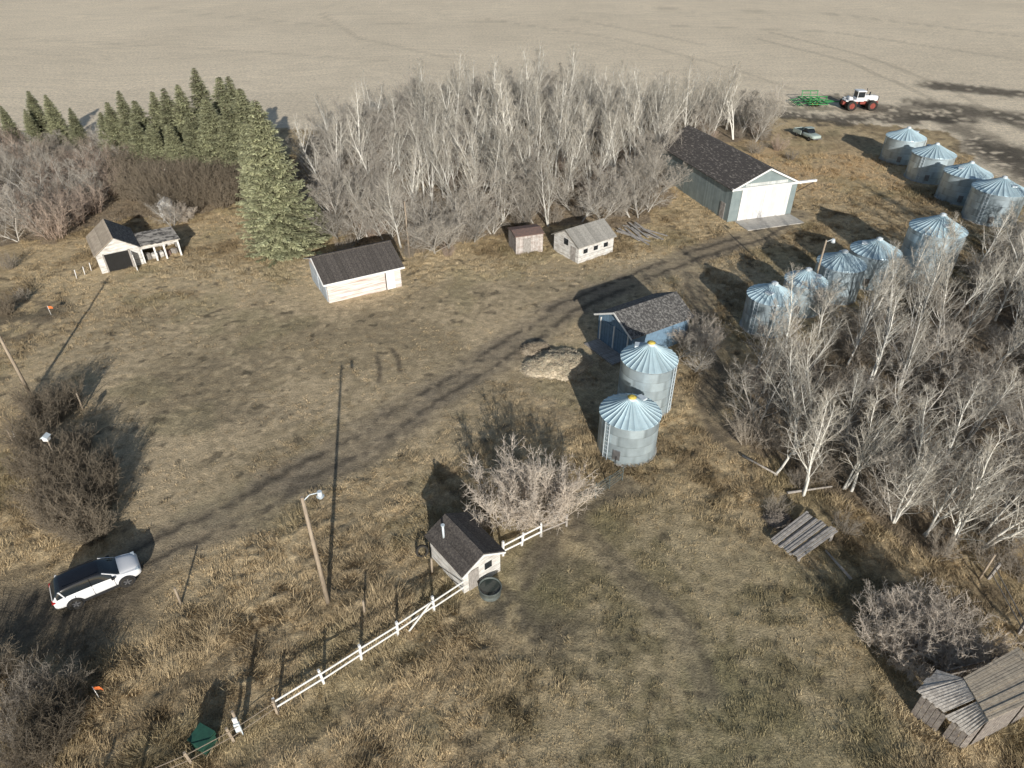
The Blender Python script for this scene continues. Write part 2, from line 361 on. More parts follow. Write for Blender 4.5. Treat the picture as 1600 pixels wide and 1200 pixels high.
def bare_tree(name, seed, h, r0, nprim, start, spread, plen, nsec, nter, ct, cb, cw, forks=1, lean=.05, tw=.008):
    r = random.Random(seed); T = TB()
    for k in range(forks):
        d = Vector((r.uniform(-1,1)*lean*(1+2*(forks>1)), r.uniform(-1,1)*lean*(1+2*(forks>1)), 1)).normalized()
        p0 = Vector((r.uniform(-.15,.15)*(forks>1), r.uniform(-.15,.15)*(forks>1), -.25))
        hh = h*r.uniform(.78,1)
        tr = limb(p0, d, hh, 9, r, .11, .03)
        T.tube(tr, [r0*(1-.88*i/9) for i in range(10)], 6, ct, ct)
        for i in range(nprim):
            t = start+(1-start)*((i+r.random())/nprim); p, dd = along(tr, min(t,.99))
            az = r.random()*6.283; side = Vector((math.cos(az), math.sin(az), 0))
            L = h*plen*(1.15-t)*r.uniform(.55,1.15)+.5
            d1 = (dd*(1-spread)+side*spread+Vector((0,0,.15))).normalized()
            b1 = limb(p, d1, L, 4, r, .18, .10); rb = max(.016, r0*(1-.85*t)*.46)
            T.tube(b1, [rb, rb*.8, rb*.6, rb*.4, tw], 4, ct, cb)
            for j in range(nsec):
                t2 = .2+.8*(j+r.random())/nsec; p2, dd2 = along(b1, min(t2,.99))
                d2 = (dd2*.7+rv(r)*.75+Vector((0,0,.12))).normalized(); L2 = L*.42*r.uniform(.5,1.1)*(1.25-t2*.6)
                b2 = limb(p2, d2, L2, 2, r, .22, .08); T.tube(b2, [tw*1.5, tw*1.1, tw*.6], 3, cb, cw)
                for q in range(nter):
                    p3, dd3 = along(b2, r.uniform(.15,.98)); d3 = (dd3*.6+rv(r)*.8+Vector((0,0,.1))).normalized()
                    L3 = r.uniform(.3,.8)*min(1, L2+.2)
                    T.tube([p3, p3+d3*L3], [tw*.8, tw*.35], 3, cw)
    return T.done(name, M_bark)
def shrub_mesh(name, seed, h, rad, stems, nsec, nter, cb, cw, tw=.008):
    r = random.Random(seed); T = TB()
    for k in range(stems):
        az = r.random()*6.283; q = math.sqrt(r.random()); s = Vector((math.cos(az), math.sin(az), 0))
        p = s*q*rad*.4+Vector((0,0,-.1)); hh = h*r.uniform(.55,1.05)
        d = (s*q*rad*.75/h+Vector((0,0,1))).normalized()
        b1 = limb(p, d, hh, 5, r, .16, .03); T.tube(b1, [.035,.028,.02,.015,.011,tw], 4, cb, cw)
        for j in range(nsec):
            t = .12+.88*(j+r.random())/nsec; p2, dd = along(b1, min(.99,t))
            d2 = (dd*.7+rv(r)*.7+Vector((0,0,.1))).normalized(); L2 = hh*.32*r.uniform(.5,1.1)
            b2 = limb(p2, d2, L2, 2, r, .2, .08); T.tube(b2, [tw*1.6, tw*1.2, tw*.8], 3, cw)
            for w in range(nter):
                p3, dd3 = along(b2, r.uniform(.1,.98)); d3 = (dd3*.6+rv(r)*.8).normalized()
                T.tube([p3, p3+d3*r.uniform(.2,.6)], [tw, tw*.5], 3, cw)
    return T.done(name, M_bark)
def spruce_mesh(name, seed, h, R0):
    r = random.Random(seed); T = TB(); brown = (.14,.11,.085)
    T.tube([Vector((0,0,-.2)), Vector((0,0,h*.5)), Vector((0,0,h))], [h*.014, h*.008, .02], 6, brown)
    V, Fx, C = [], [], []
    z = .35
    while z < h-.15:
        f = z/h; rad = (R0*(1-f)**.8*(1 if f > .08 else .9)+.10)*r.uniform(.88,1.1); nb = int(8+7*(1-f))
        a0 = r.random()*6.28
        for k in range(nb):
            az = a0+6.283*k/nb+r.uniform(-.25,.25); L = rad*r.uniform(.62,1.18); s = Vector((math.cos(az), math.sin(az), 0)); tn = Vector((-s.y, s.x, 0))
            zz = z+r.uniform(-.14,.14); up = .25*(f)-.12
            end = s*L+Vector((0,0,zz+L*up)); st = Vector((0,0,zz+.1))
            T.tube([st, st.lerp(end,.5)+Vector((0,0,-.06*L)), end], [.03,.02,.008], 3, brown)
            n = max(3, int(L/.16)); tone = r.uniform(.6,1.3)
            for i in range(n):
                t = (i+.6)/n
                if t < .22 and L > 1.2: continue
                p = st.lerp(end, t)+Vector((0,0,-.06*L*4*t*(1-t)))
                w = (.16+.38*math.sin(math.pi*min(1,t*1.0))**.7)*min(1, L/1.4+.25)
                for sgn in (-1, 1, -1, 1):
                    d = (tn*sgn*r.uniform(.5,1.1)+s*r.uniform(.4,1.1)+Vector((0,0,r.uniform(-.5,.18)))).normalized()
                    Lf = w*r.uniform(.7,1.35)+.05; pd = d.cross(Vector((r.uniform(-.5,.5), r.uniform(-.5,.5), 1))).normalized()*r.uniform(.05,.085)
                    b = len(V); V += [p-pd*.5, p+pd, p+d*Lf+pd*.3, p+d*Lf-pd*.5]; Fx.append((b,b+1,b+2,b+3))
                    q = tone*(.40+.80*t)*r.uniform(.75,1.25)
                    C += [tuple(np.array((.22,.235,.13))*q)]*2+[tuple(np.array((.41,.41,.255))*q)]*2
        z += r.uniform(.24,.34)*(1-.35*f)
    b = len(T.v); T.v += V; T.c += C; T.f += [tuple(i+b for i in q) for q in Fx]
    return T.done(name, M_spruce)
WH = (.68,.66,.60); W2 = (.54,.51,.45); TW = (.41,.38,.325)
aspens = [bare_tree('aspen_%d'%i, 100+i, R.uniform(10.5,13), .12 if i%2 else .14, 26 if i%2==0 else 17, .20, .46, .36, 6, 4, WH, W2, TW, forks=1+i%2, lean=.10 if i%2==0 else .12, tw=.0125) for i in range(7)]
greys = [bare_tree('greytree_%d'%i, 200+i, R.uniform(6.5,8), .09, 18, .08, .64, .42, 7, 6, (.46,.435,.39), (.43,.40,.355), (.40,.365,.315), forks=2, lean=.24, tw=.0115) for i in range(4)]
shrubs = [shrub_mesh('shrub_%d'%i, 300+i, 3.0, 2.2, 30, 8, 4, (.25,.215,.17), (.33,.29,.24), tw=.010) for i in range(3)]
willows = [shrub_mesh('willow_%d'%i, 320+i, 3.6, 2.5, 75, 9, 5, (.17,.14,.105), (.215,.18,.135), tw=.011) for i in range(2)]
reds = [shrub_mesh('redshrub_%d'%i, 340+i, 3.2, 2.3, 34, 9, 5, (.29,.215,.165), (.40,.32,.26), tw=.010) for i in range(2)]
pale = [shrub_mesh('pale_%d'%i, 350+i, 4.3, 4.8, 40, 15, 9, (.42,.38,.33), (.58,.51,.43), tw=.012) for i in range(2)]
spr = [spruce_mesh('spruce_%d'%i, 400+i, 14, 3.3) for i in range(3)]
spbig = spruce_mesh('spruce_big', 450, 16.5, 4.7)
def put(name, me, p, s=1.0, sz=None, rz=None, tilt=0):
    o = bpy.data.objects.new(name, me); o.location = (p[0], p[1], 0); o.rotation_euler = (R.uniform(-tilt,tilt), R.uniform(-tilt,tilt), R.random()*6.283 if rz is None else rz)
    o.scale = (s, s, sz or s); COL.objects.link(o); return o
def scatter(poly, sp, tries, seed):
    r = random.Random(seed); xs_ = [p[0] for p in poly]; ys_ = [p[1] for p in poly]; out = []
    pl = np.array([(p[0], p[1]) for p in poly])
    cx = np.array([r.uniform(min(xs_), max(xs_)) for _ in range(tries)]); cy = np.array([r.uniform(min(ys_), max(ys_)) for _ in range(tries)])
    ok = inpoly(cx, cy, pl); cell = {}
    for a, b, o in zip(cx, cy, ok):
        if not o: continue
        k = (int(a//sp), int(b//sp)); bad = False
        for i in (-1,0,1):
            for j in (-1,0,1):
                for q in cell.get((k[0]+i, k[1]+j), ()):
                    if (q[0]-a)**2+(q[1]-b)**2 < sp*sp: bad = True
        if not bad: cell.setdefault(k, []).append((a,b)); out.append((a,b))
    return out
def hvar(p, off=0): return float(fbm(np.array([p[0]]), np.array([p[1]]), 11, 2, 500+off)[0])
core = PX([(640,365),(620,300),(640,240),(760,195),(960,185),(1090,195),(1120,215),(1010,240),(960,300),(860,335),(740,350)])
corea = np.array([(p.x,p.y) for p in core])
for p in scatter(gp, 2.6, 9000, 1):
    inn = bool(inpoly(np.array([p[0]]), np.array([p[1]]), corea)[0]); q = R.random(); hv = .66+.72*hvar(p)
    if q < (.80 if inn else .25): put('aspen_tree', R.choice(aspens), p, R.uniform(.80,1.05)*hv, tilt=.05)
    else: put('bare_tree', R.choice(greys), p, R.uniform(.85,1.25)*hv, tilt=.06)
for p in scatter(gp, 3.7, 5000, 2): put('undergrowth_shrub', R.choice(shrubs+reds[:1]), p, R.uniform(.5,.95))
for u, v, s in [(528,372,.9),(560,378,.8),(600,375,1.0),(640,385,.9),(670,392,.95),(700,388,.9),(740,378,1.0),(770,365,.9),(835,350,.8),(985,340,.9),(1010,330,1.0),(1035,300,.9),(960,335,.8),(505,330,.9),(495,290,.9),(490,250,.9),(510,225,.9),(500,270,.8)]: put('bare_tree', R.choice(greys), G(u,v), s)
for p in scatter(rp, 2.8, 6000, 3):
    q = R.random(); hv = .70+.58*hvar(p, 9)
    if q < .68: put('aspen_tree', R.choice(aspens), p, R.uniform(.64,.94)*hv, tilt=.16)
    else: put('bare_tree', R.choice(greys), p, R.uniform(.75,1.1)*hv, tilt=.08)
for p in scatter(rp, 3.4, 5000, 4): put('undergrowth_shrub', R.choice(shrubs), p, R.uniform(.5,.95))
for p in scatter(PX([(-100,300),(0,235),(140,235),(210,260),(160,330),(60,380),(0,380),(-100,400)]), 2.6, 3000, 5):
    if R.random() < .55: put('bare_tree', R.choice(greys), p, R.uniform(.6,.95), tilt=.05)
    else: put('shrub', R.choice(shrubs+reds), p, R.uniform(.8,1.4))
for p in scatter(PX([(195,285),(260,275),(375,285),(368,318),(300,332),(215,322)]), 1.9, 3000, 6): put('willow_shrub', R.choice(willows), p, R.uniform(.95,1.3))
for u, v, s in [(160,290,1.5),(185,275,1.3),(90,370,1.3),(60,350,1.3),(120,350,1.2),(95,330,1.2)]: put('red_shrub', R.choice(reds), G(u,v), s)
put('bare_tree', greys[1], G(272,356), .62); put('bare_tree', greys[2], G(255,348), .5); put('pale_shrub', pale[0], G(285,345), .5)
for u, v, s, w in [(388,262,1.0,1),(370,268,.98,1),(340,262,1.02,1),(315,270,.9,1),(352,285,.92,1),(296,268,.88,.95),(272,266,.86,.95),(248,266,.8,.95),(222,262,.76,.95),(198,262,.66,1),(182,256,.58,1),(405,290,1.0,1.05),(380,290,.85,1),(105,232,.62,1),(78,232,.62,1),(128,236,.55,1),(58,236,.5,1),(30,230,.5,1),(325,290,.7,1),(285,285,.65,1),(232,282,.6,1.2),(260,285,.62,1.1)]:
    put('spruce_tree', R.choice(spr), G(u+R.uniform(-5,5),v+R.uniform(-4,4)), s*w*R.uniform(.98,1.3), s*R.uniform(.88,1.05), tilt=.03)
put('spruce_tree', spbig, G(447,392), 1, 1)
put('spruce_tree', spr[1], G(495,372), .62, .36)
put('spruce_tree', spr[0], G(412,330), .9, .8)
put('pale_bare_tree', pale[0], G(810,806), .98, rz=.4); put('pale_bare_tree', pale[1], G(850,796), .82)
put('bare_tree', greys[0], G(1085,580), .66); put('bare_tree', greys[3], G(1060,560), .6); put('shrub', pale[1], G(1090,540), .68)
for u, v, s in [(1390,1010,.95),(1440,1035,.95),(1490,1030,.95),(1530,1040,.7),(1460,990,.9),(1415,975,.8)]: put('grey_shrub', R.choice(pale), G(u,v), s*.62)
for u, v, s in [(60,700,1.0),(85,660,.9),(110,640,.9),(60,640,.8),(90,750,1.0),(70,790,.9),(130,700,.7),(140,780,1.0),(165,790,.95),(130,830,1.0),(150,840,.9),(95,820,.9),(170,740,.7),(50,740,.8),(120,740,1.0)]: put('willow_shrub', R.choice(willows), G(u,v), s*.74)
for u, v, s in [(20,1110,.9),(60,1090,.9),(100,1080,.85),(30,1180,.9),(85,1160,.9),(110,1120,.75),(-30,1080,.9),(0,1060,.7),(60,1200,.8),(15,1140,.8),(15,420,.8),(10,490,.7),(35,470,.6)]: put('shrub', R.choice(shrubs+willows), G(u,v), s*.74)
for u, v, s in [(540,395,.6),(640,402,.5),(700,400,.4),(1215,235,.7),(1180,240,.7),(1235,250,.5),(1210,700,.6),(1250,760,.5),(1540,880,.6),(1590,900,.6),(1210,800,.4),(1320,830,.45),(1180,600,.5)]: put('shrub', R.choice(shrubs+reds), G(u,v), s)
for u, v, s, a, b in [(1212,742,.75,.1,.5),(1440,838,.8,.0,-.1),(1478,862,.9,.1,.15),(1395,818,.75,-.05,-.2),(1370,790,.8,.1,.2),(1250,700,.7,0,-.35),(1285,730,.75,.1,-.3),(1330,770,.8,.1,.1),(1530,860,.85,.05,.1),(1420,790,.8,-.1,.1)]:
    o = put('aspen_tree', R.choice(aspens), G(u,v), s); o.rotation_euler[0] = a; o.rotation_euler[1] = b; o.rotation_euler[2] = 0

# ------------------------------------------------------------------ buildings
def building(name, p1, p2, W, hw, rise, ridge, wm, rm, oh=.3, rm2=None):
    d = p2-p1; L = math.hypot(d.x, d.y); e = empty(name, (p1.x, p1.y, 0), math.atan2(d.y, d.x))
    b = -.2
    if ridge == 'x':
        v = [(0,0,b),(L,0,b),(L,W,b),(0,W,b),(0,0,hw),(L,0,hw),(L,W,hw),(0,W,hw),(0,W/2,hw+rise),(L,W/2,hw+rise)]
        f = [(0,1,5,4),(2,3,7,6),(1,2,6,9,5),(3,0,4,8,7)]
    else:
        v = [(0,0,b),(L,0,b),(L,W,b),(0,W,b),(0,0,hw),(L,0,hw),(L,W,hw),(0,W,hw),(L/2,0,hw+rise),(L/2,W,hw+rise)]
        f = [(0,1,5,8,4),(2,3,7,9,6),(1,2,6,5),(3,0,4,7)]
    mesh('walls', v, f, wm, e)
    A, B = (L, W) if ridge == 'x' else (W, L)
    k = rise/(B/2)
    for s, nm in ((-1,'roof_slope_a'),(1,'roof_slope_b')):
        y0 = B/2; y1 = B/2+s*(B/2+oh); z0 = hw+rise+.04; z1 = hw-k*oh+.04; th = .09
        q = [(-oh,y0,z0),(A+oh,y0,z0),(A+oh,y1,z1),(-oh,y1,z1)]
        q = q+[(a,c,dz+th) for a, c, dz in q]
        if ridge == 'y': q = [(c,a,dz) for a, c, dz in q]
        mesh(nm, q, BF, rm if (s == -1 or rm2 is None) else rm2, e)
    return e, L
def barge(e, L, oh, hw, rise, y, w=.14):
    k = rise/(L/2)
    for s in (0,1):
        x0 = -oh if s == 0 else L+oh
        beam(e,'bargeboard_%d'%s,(x0,y,hw-k*oh+.0),(L/2,y,hw+rise+.0),.04,w,M_white)
e, L = building('garage', G(515,474), G(628,447), 6.4, 2.3, 1.35, 'x', M_redwhite, M_shingle, .35)
box(e,'roof_cap',-.36,L+.36,3.1,3.3,3.74,3.83,M_shingle)
box(e,'fascia',-.38,L+.38,-.42,-.355,2.10,2.28,M_white)
box(e,'side_door',L-1.6,L-.7,-.05,-.003,0,2.0,M_white); box(e,'door_frame',L-1.7,L-1.6,-.06,-.003,0,2.1,M_dkwood)
for yy in (.35,3.3): box(e,'garage_door',-.06,-.004,yy,yy+2.7,0,2.1,M_doorblue)
for s in (0,1): beam(e,'gable_board_%d'%s,(-.37,-.35 if s==0 else 6.75,2.2),(-.37,3.2,3.66),.16,.04,M_white)
e, L = building('white_shed', G(903,412), G(957,394), 4.3, 2.0, 1.2, 'x', M_oldwhite, M_greyroof, .25)
for i in range(3): box(e,'window_%d'%i,.7+i*1.5,1.3+i*1.5,-.04,-.003,1.0,1.5,M_glass)
box(e,'gable_window',-.04,-.003,1.8,2.5,1.5,2.2,M_glass); box(e,'gable_door',-.05,-.004,.5,1.3,0,1.7,M_greywood)
e, L = building('small_board_shed', G(806,398), G(848,392), 2.6, 2.1, .25, 'x', M_redwood, M_rust, .12)
box(e,'door',.9,1.8,-.05,-.004,0,1.8,M_greywood)
p1 = G(1136,347); d = Vector((.955,.297,0)); e, L = building('machine_shed', p1, p1+d*9.2, 19.5, 4.2, 2.1, 'y', M_cladd, M_shedroof, .3)
mesh('front_gable', [(-.02,-.02,-.1),(L+.02,-.02,-.1),(L+.02,-.02,4.2),(L/2,-.02,6.28),(-.02,-.02,4.2)], [(0,1,2,3,4)], M_cladd, e)
box(e,'sliding_door_left',1.3,L/2-.02,-.16,-.06,.05,4.0,M_door); box(e,'sliding_door_right',L/2+.02,L-.9,-.16,-.06,.05,4.0,M_door)
box(e,'door_hood',-.2,L+2.6,-.32,-.03,4.05,4.30,M_white); box(e,'gable_panel',1.6,L-1.6,-.12,-.05,4.35,4.7,M_claddx)
beam(e,'hood_brace',(L,-.2,3.0),(L+2.4,-.2,4.05),.08,.08,M_dkwood)
box(e,'concrete_apron',.9,L-.2,-3.2,-.03,-.05,.10,M_conc,.02)
box(e,'walk_door',-.06,-.004,1.0,1.95,0,2.05,M_greywood)
barge(e, L, .3, 4.2, 2.1, -.34, .2)
e, L = building('blue_shed', G(933,528), G(984,565), 6.6, 2.6, 1.2, 'y', M_blue, M_lichen, .3)
for i in range(2): box(e,'blue_door_%d'%i,.5+i*1.9,2.2+i*1.9,-.07,-.004,.05,2.3,M_blue)
for i, xx in enumerate((.38,2.26,4.15)): box(e,'door_trim_%d'%i,xx-.05,xx+.05,-.09,-.004,0,2.4,M_white)
barge(e, L, .3, 2.6, 1.2, -.34, .16)
box(e,'ramp',.3,L-.3,-1.7,-.1,-.05,.14,M_greywoodx)
e, L = building('derelict_garage', G(160,428), G(226,413), 6.0, 2.1, 1.5, 'y', M_oldwhite, M_tanroof, .2, rm2=M_lichen)
box(e,'doorway_shade_panel',.75,3.1,-.03,-.004,-.05,2.0,M_black)  # black panel on the closed wall, painting the shade inside the doorway
box(e,'door_post_left',.6,.75,-.1,-.004,0,2.1,M_greywood); box(e,'door_post_right',3.1,3.25,-.1,-.004,0,2.1,M_greywood)
box(e,'open_door_leaf',3.25,3.35,-1.4,-.1,0,1.9,M_oldwhite)
# attached open-fronted lean-to of the same building
x0 = L+.03; LL = 4.0
box(e,'lean_to_back_wall',x0,x0+LL,3.9,4.0,-.1,1.9,M_oldwhite); box(e,'lean_to_end_wall',x0+LL-.1,x0+LL,.3,3.87,-.1,1.95,M_oldwhite)
for i, xx in enumerate((0,1.3,LL/2+.3,LL-.18)): box(e,'lean_to_post_%d'%i,x0+xx,x0+xx+.18,.1,.2,-.1,1.95,M_white)
box(e,'lean_to_header',x0,x0+LL,.02,.08,1.7,2.0,M_oldwhite)
mesh('lean_to_roof',[(x0+.18,-.2,2.08),(x0+LL+.2,-.2,2.0),(x0+LL+.2,4.2,1.95),(x0+.18,4.2,2.05),(x0+.18,-.2,2.16),(x0+LL+.2,-.2,2.08),(x0+LL+.2,4.2,2.03),(x0+.18,4.2,2.13)],BF,M_patch,e)
for i in range(5): box(e,'junk_%d'%i,x0+.4+i*.7,x0+.8+i*.7,.8,1.4,0,.5+.3*R.random(),R.choice([M_oldwhite,M_greywood,M_rust]),rot=(0,0,R.random()))
e, L = building('white_outhouse', G(252,340), G(272,338), 1.6, 1.5, .5, 'y', M_oldwhite, M_oldwhite, .12)
box(e,'door',.3,1.0,-.05,-.004,0,1.4,M_greywood)
p1 = Vector((-2.78,25.35,0)); p2 = p1+Vector((.784,.62,0))*2.65; e, L = building('pump_shed', p1, p2, 3.5, 1.85, .75, 'y', M_oldwhite, M_shingle, .22)
box(e,'door',.35,1.05,-.05,-.004,0,1.6,M_greywood); box(e,'window',1.5,2.0,-.05,-.004,1.0,1.5,M_glass)
cyl(e,'stove_pipe',(.45,2.6,2.0),(.45,2.6,3.2),.07,.07,M_lamp); cyl(e,'pipe_cap',(.45,2.6,3.22),(.45,2.6,3.27),.12,.12,M_lamp)
barge(e, L, .22, 1.85, .75, -.25, .12)
def board_slope(par, name, A0, A1, B0, B1, n, ms, miss=(), seed=1):
    r = random.Random(seed)
    for i in range(n):
        if i in miss: continue
        t0 = i/n+.003; t1 = (i+1)/n-.003; j = r.uniform(-.02,.02); s = r.uniform(-.06,.10)
        q = [A0.lerp(A1,t0), A0.lerp(A1,t1), B0.lerp(B1,t1), B0.lerp(B1,t0)]
        dn = (q[3]-q[0]).normalized(); q[2] = q[2]+dn*s; q[3] = q[3]+dn*s
        v = [(p.x,p.y,p.z+j) for p in q]; v += [(a,b,c+.04) for a,b,c in v]
        mesh('%s_board_%d'%(name,i), v, BF, r.choice(ms), par)
o0 = G(1515,1120); e = empty('collapsing_board_granary', o0)
S = lambda u, v, z: G(u, v, z)-o0
R0, R1 = S(1504,1060,2.7), S(1544,1127,2.7)
E0, E1 = S(1434,1080,1.9), S(1514,1150,1.5)
K0 = S(1462,1046,2.35)
board_slope(e,'left_slope',R0,R1,E0,E1,18,[M_plank],(9,),3)
board_slope(e,'rear_slope',R0,R0.lerp(R1,.02),K0,E0,5,[M_plank],(),4)
Q0, Q1 = S(1590,1012,1.9), S(1650,1080,1.9)
board_slope(e,'right_slope',R0+Vector((0,0,.05)),R1+Vector((0,0,.05)),Q0,Q1,16,[M_planktan],(),5)
W_ = [E0, E1, R1, Q1, Q0, K0]; c0 = sum(W_, Vector())/6
ws = [c0.lerp(p,.90) for p in W_]
for i in range(6):
    a, b = ws[i], ws[(i+1)%6]; za, zb = a.z-.12, b.z-.12; nb = max(2, int((b-a).length/.25))
    for k in range(nb):
        if (i*7+k*5) % 11 == 3: continue
        p, q = a.lerp(b,(k+.04)/nb), a.lerp(b,(k+.96)/nb); nn = Vector((q.y-p.y, p.x-q.x, 0)).normalized()*.03
        zp, zq = za+(zb-za)*k/nb, za+(zb-za)*(k+1)/nb
        v = [(p.x,p.y,-.15),(q.x,q.y,-.15),(q.x+nn.x,q.y+nn.y,-.15),(p.x+nn.x,p.y+nn.y,-.15),(p.x,p.y,zp),(q.x,q.y,zq),(q.x+nn.x,q.y+nn.y,zq),(p.x+nn.x,p.y+nn.y,zp)]
        mesh('wall_board_%d_%d'%(i,k), v, BF, M_plankdk, e)

# ------------------------------------------------------------------ grain bins
def grain_bin(u, v, r, h, rise, seed):
    p = G(u, v); e = empty('grain_bin', (p.x, p.y, 0), seed*.7); rr = np.random.RandomState(seed)
    n = 64; rows = int(h/.055); zs = np.linspace(-.05, h, rows+1)
    th = np.arange(n)/n*2*math.pi
    rad = r+np.where(np.arange(rows+1) % 2 == 0, .012, -.012)
    vx = (rad[:, None]*np.cos(th)[None]).ravel(); vy = (rad[:, None]*np.sin(th)[None]).ravel(); vz = np.repeat(zs, n)
    tiers = np.minimum((zs/.82).astype(int), 12); pan = rr.rand(13, 12)
    off = (tiers % 2)*3
    pc = pan[tiers[:, None], (((np.arange(n)[None]+off[:, None])//6) % 12)]
    val = (.74+.38*pc)
    seam = (((np.arange(n)[None]+off[:, None]) % 6) == 0)*.18; ti = np.concatenate([[0], np.diff(tiers)])[:, None]*.2
    val = (val-seam-ti).ravel(); c = np.array([.54,.645,.70])[None]*val[:, None]
    i0 = np.arange(rows*n).reshape(rows, n); i1 = np.roll(i0, -1, 1)
    f = np.stack([i0.ravel(), i1.ravel(), i1.ravel()+n, i0.ravel()+n], 1)
    link(bpy.data.objects.new('corrugated_wall', npmesh('corrugated_wall', np.stack([vx,vy,vz],1), f, c, M_galv, smooth=True)), e)
    m = 28; v = []; f = []; c = []
    for k in range(m):
        a0 = 2*math.pi*k/m; w = 2*math.pi/m; sh = .80+.34*rr.rand()
        for a, up in ((a0, 0), (a0+w*.40, 0), (a0+w*.88, 0), (a0+w*.91, .055), (a0+w*.97, .055)):
            for R1, Z1 in ((r+.09, h-.06), (r*.6, h-.06+rise*.42), (.28, h-.06+rise)):
                v.append((R1*math.cos(a), R1*math.sin(a), Z1+up)); c.append(tuple(np.array((.50,.645,.70))*(sh if up == 0 else 1.1)))
    tot = m*5
    for k in range(tot):
        a = k*3; b = ((k+1) % tot)*3
        f += [(a,b,b+1,a+1),(a+1,b+1,b+2,a+2)]
    link(bpy.data.objects.new('ribbed_roof', npmesh('ribbed_roof', v, f, c, M_galvroof)), e)
    cyl(e,'collar',(0,0,h+rise-.12),(0,0,h+rise+.12),.32,.30,M_lamp,20)
    cyl(e,'roof_cap',(0,0,h+rise+.12),(0,0,h+rise+.22),.33,.12,M_yel if seed < 3 else M_lamp,20)
    cyl(e,'eave_ring',(0,0,h-.10),(0,0,h-.065),r+.05,r+.05,M_lamp,48)
    cyl(e,'foundation',(0,0,-.1),(0,0,.06),r+.12,r+.12,M_conc,40)
    a = -1.0+seed; k = .5
    box(e,'roof_hatch',-.3,.3,-.3,.3,-.08,.08,M_lamp).location = (r*k*math.cos(a), r*k*math.sin(a), h+rise*(1-k)+.05)
    g = empty('ladder'); g.parent = e; g.rotation_euler = (0,0,-1.57-seed*.7+.9*(-1)**seed)
    for s in (-.2,.2): box(g,'rail',r+.10,r+.14,s-.02,s+.02,0.1,h,M_lamp)
    for i in range(int(h/.35)): box(g,'rung_%d'%i,r+.105,r+.135,-.18,.18,.3+i*.35,.33+i*.35,M_lamp)
    dr = empty('door'); dr.parent = e; dr.rotation_euler = (0,0,-1.57-seed*.7-.5)
    box(dr,'door_panel',r-.02,r+.05,-.28,.28,.4,1.25,M_rim,.02)
    return e
for a_ in [(978,698,2.12,3.35,1.1,1),(1005,628,2.12,4.3,1.2,2),(1194,510,2.15,3.4,1.1,3),(1247,482,1.9,3.2,1.0,4),(1300,460,2.25,3.6,1.1,5),(1353,438,2.4,3.5,1.15,6),(1438,430,2.65,5.4,1.35,7),(1404,250,2.75,3.6,1.2,8),(1446,278,2.8,3.6,1.2,9),(1497,310,2.8,3.6,1.2,10),(1543,341,3.0,3.9,1.3,11)]: grain_bin(*a_)

# ------------------------------------------------------------------ poles and lamps
def pole(name, u, v, h, r=.14, lean=(0,0)):
    p = G(u, v); e = empty(name, (p.x, p.y, 0)); cyl(e,'pole',(0,0,-.3),(lean[0],lean[1],h),r,r*.65,M_wood,12); return e
e = pole('yard_light_pole', 513, 943, 8.5)
cyl(e,'arm_1',(0,0,8.2),(.35,.1,8.55),.03,.03,M_lamp); cyl(e,'arm_2',(.35,.1,8.55),(.75,.2,8.6),.03,.03,M_lamp)
cyl(e,'lamp_housing',(.85,.22,8.35),(.85,.22,8.68),.15,.11,M_lamp); cyl(e,'lamp_bowl',(.85,.22,8.20),(.85,.22,8.35),.09,.20,M_lamp)
e = pole('utility_pole', 50, 620, 7.4, .14, (-.4,.2))
box(e,'crossarm',-.9,.1,.1,.2,6.9,7.0,M_wood)
e = pole('yard_light_pole', 1262, 478, 7.0, .12)
cyl(e,'arm',(0,0,6.8),(.5,-.1,7.1),.03,.03,M_lamp); cyl(e,'lamp_housing',(.6,-.1,6.8),(.6,-.1,7.15),.22,.13,M_lamp)
e = pole('utility_pole', 640, 402, 6.5, .12)
p = G(98,735); e = empty('birdhouse_on_pole', p); cyl(e,'post',(0,0,-.2),(0,0,2.8),.05,.05,M_wood,8)
box(e,'house',-.18,.18,-.18,.18,2.8,3.1,M_white,.02); mesh('roof',[(-.25,-.25,3.1),(.25,-.25,3.1),(.25,.25,3.1),(-.25,.25,3.1),(0,-.25,3.3),(0,.25,3.3)],[(0,3,2,1),(0,4,5,3),(1,2,5,4),(0,1,4),(2,3,5)],M_lamp,e)
# ------------------------------------------------------------------ fences
def fence(name, pts, hh, rails, m, pw=.12, rh=.12, sp=2.2):
    e = empty(name, (pts[0].x, pts[0].y, 0)); o = pts[0]
    for a, b in zip(pts[:-1], pts[1:]):
        d = b-a; n = max(1, round(d.length/sp))
        for i in range(n):
            q0 = a.lerp(b, i/n)-o; q1 = a.lerp(b, (i+1)/n)-o; dz = [R.uniform(-.07,.07), R.uniform(-.07,.07)]
            box(e,'post',q0.x-pw/2,q0.x+pw/2,q0.y-pw/2,q0.y+pw/2,-.2,hh+R.uniform(-.05,.1),m,rot=(R.uniform(-.07,.07),R.uniform(-.07,.07),math.atan2(d.y,d.x)))
            nn = Vector((d.y,-d.x,0)).normalized()*(pw/2+.015)
            for z in rails: beam(e,'rail',q0+nn+Vector((0,0,z+dz[0])),q1+nn+Vector((0,0,z+R.uniform(-.06,.06))),.03,rh,m)
    q = pts[-1]-o; box(e,'post',q.x-pw/2,q.x+pw/2,q.y-pw/2,q.y+pw/2,-.2,hh,m)
    return e
e = fence('white_board_fence', PX([(434,1112),(505,1068),(565,1030),(622,993),(678,955),(738,916)]), 1.2, (.5,1.0), M_white, rh=.12)
beam(e,'brace',G(640,985)+Vector((0,-.12,.1))-e.location,G(676,958)+Vector((0,-.12,1.1))-e.location,.04,.12,M_white)
fence('white_board_fence', PX([(786,868),(845,838)]), 1.2, (.5,1.0), M_white, rh=.14, sp=1.4)
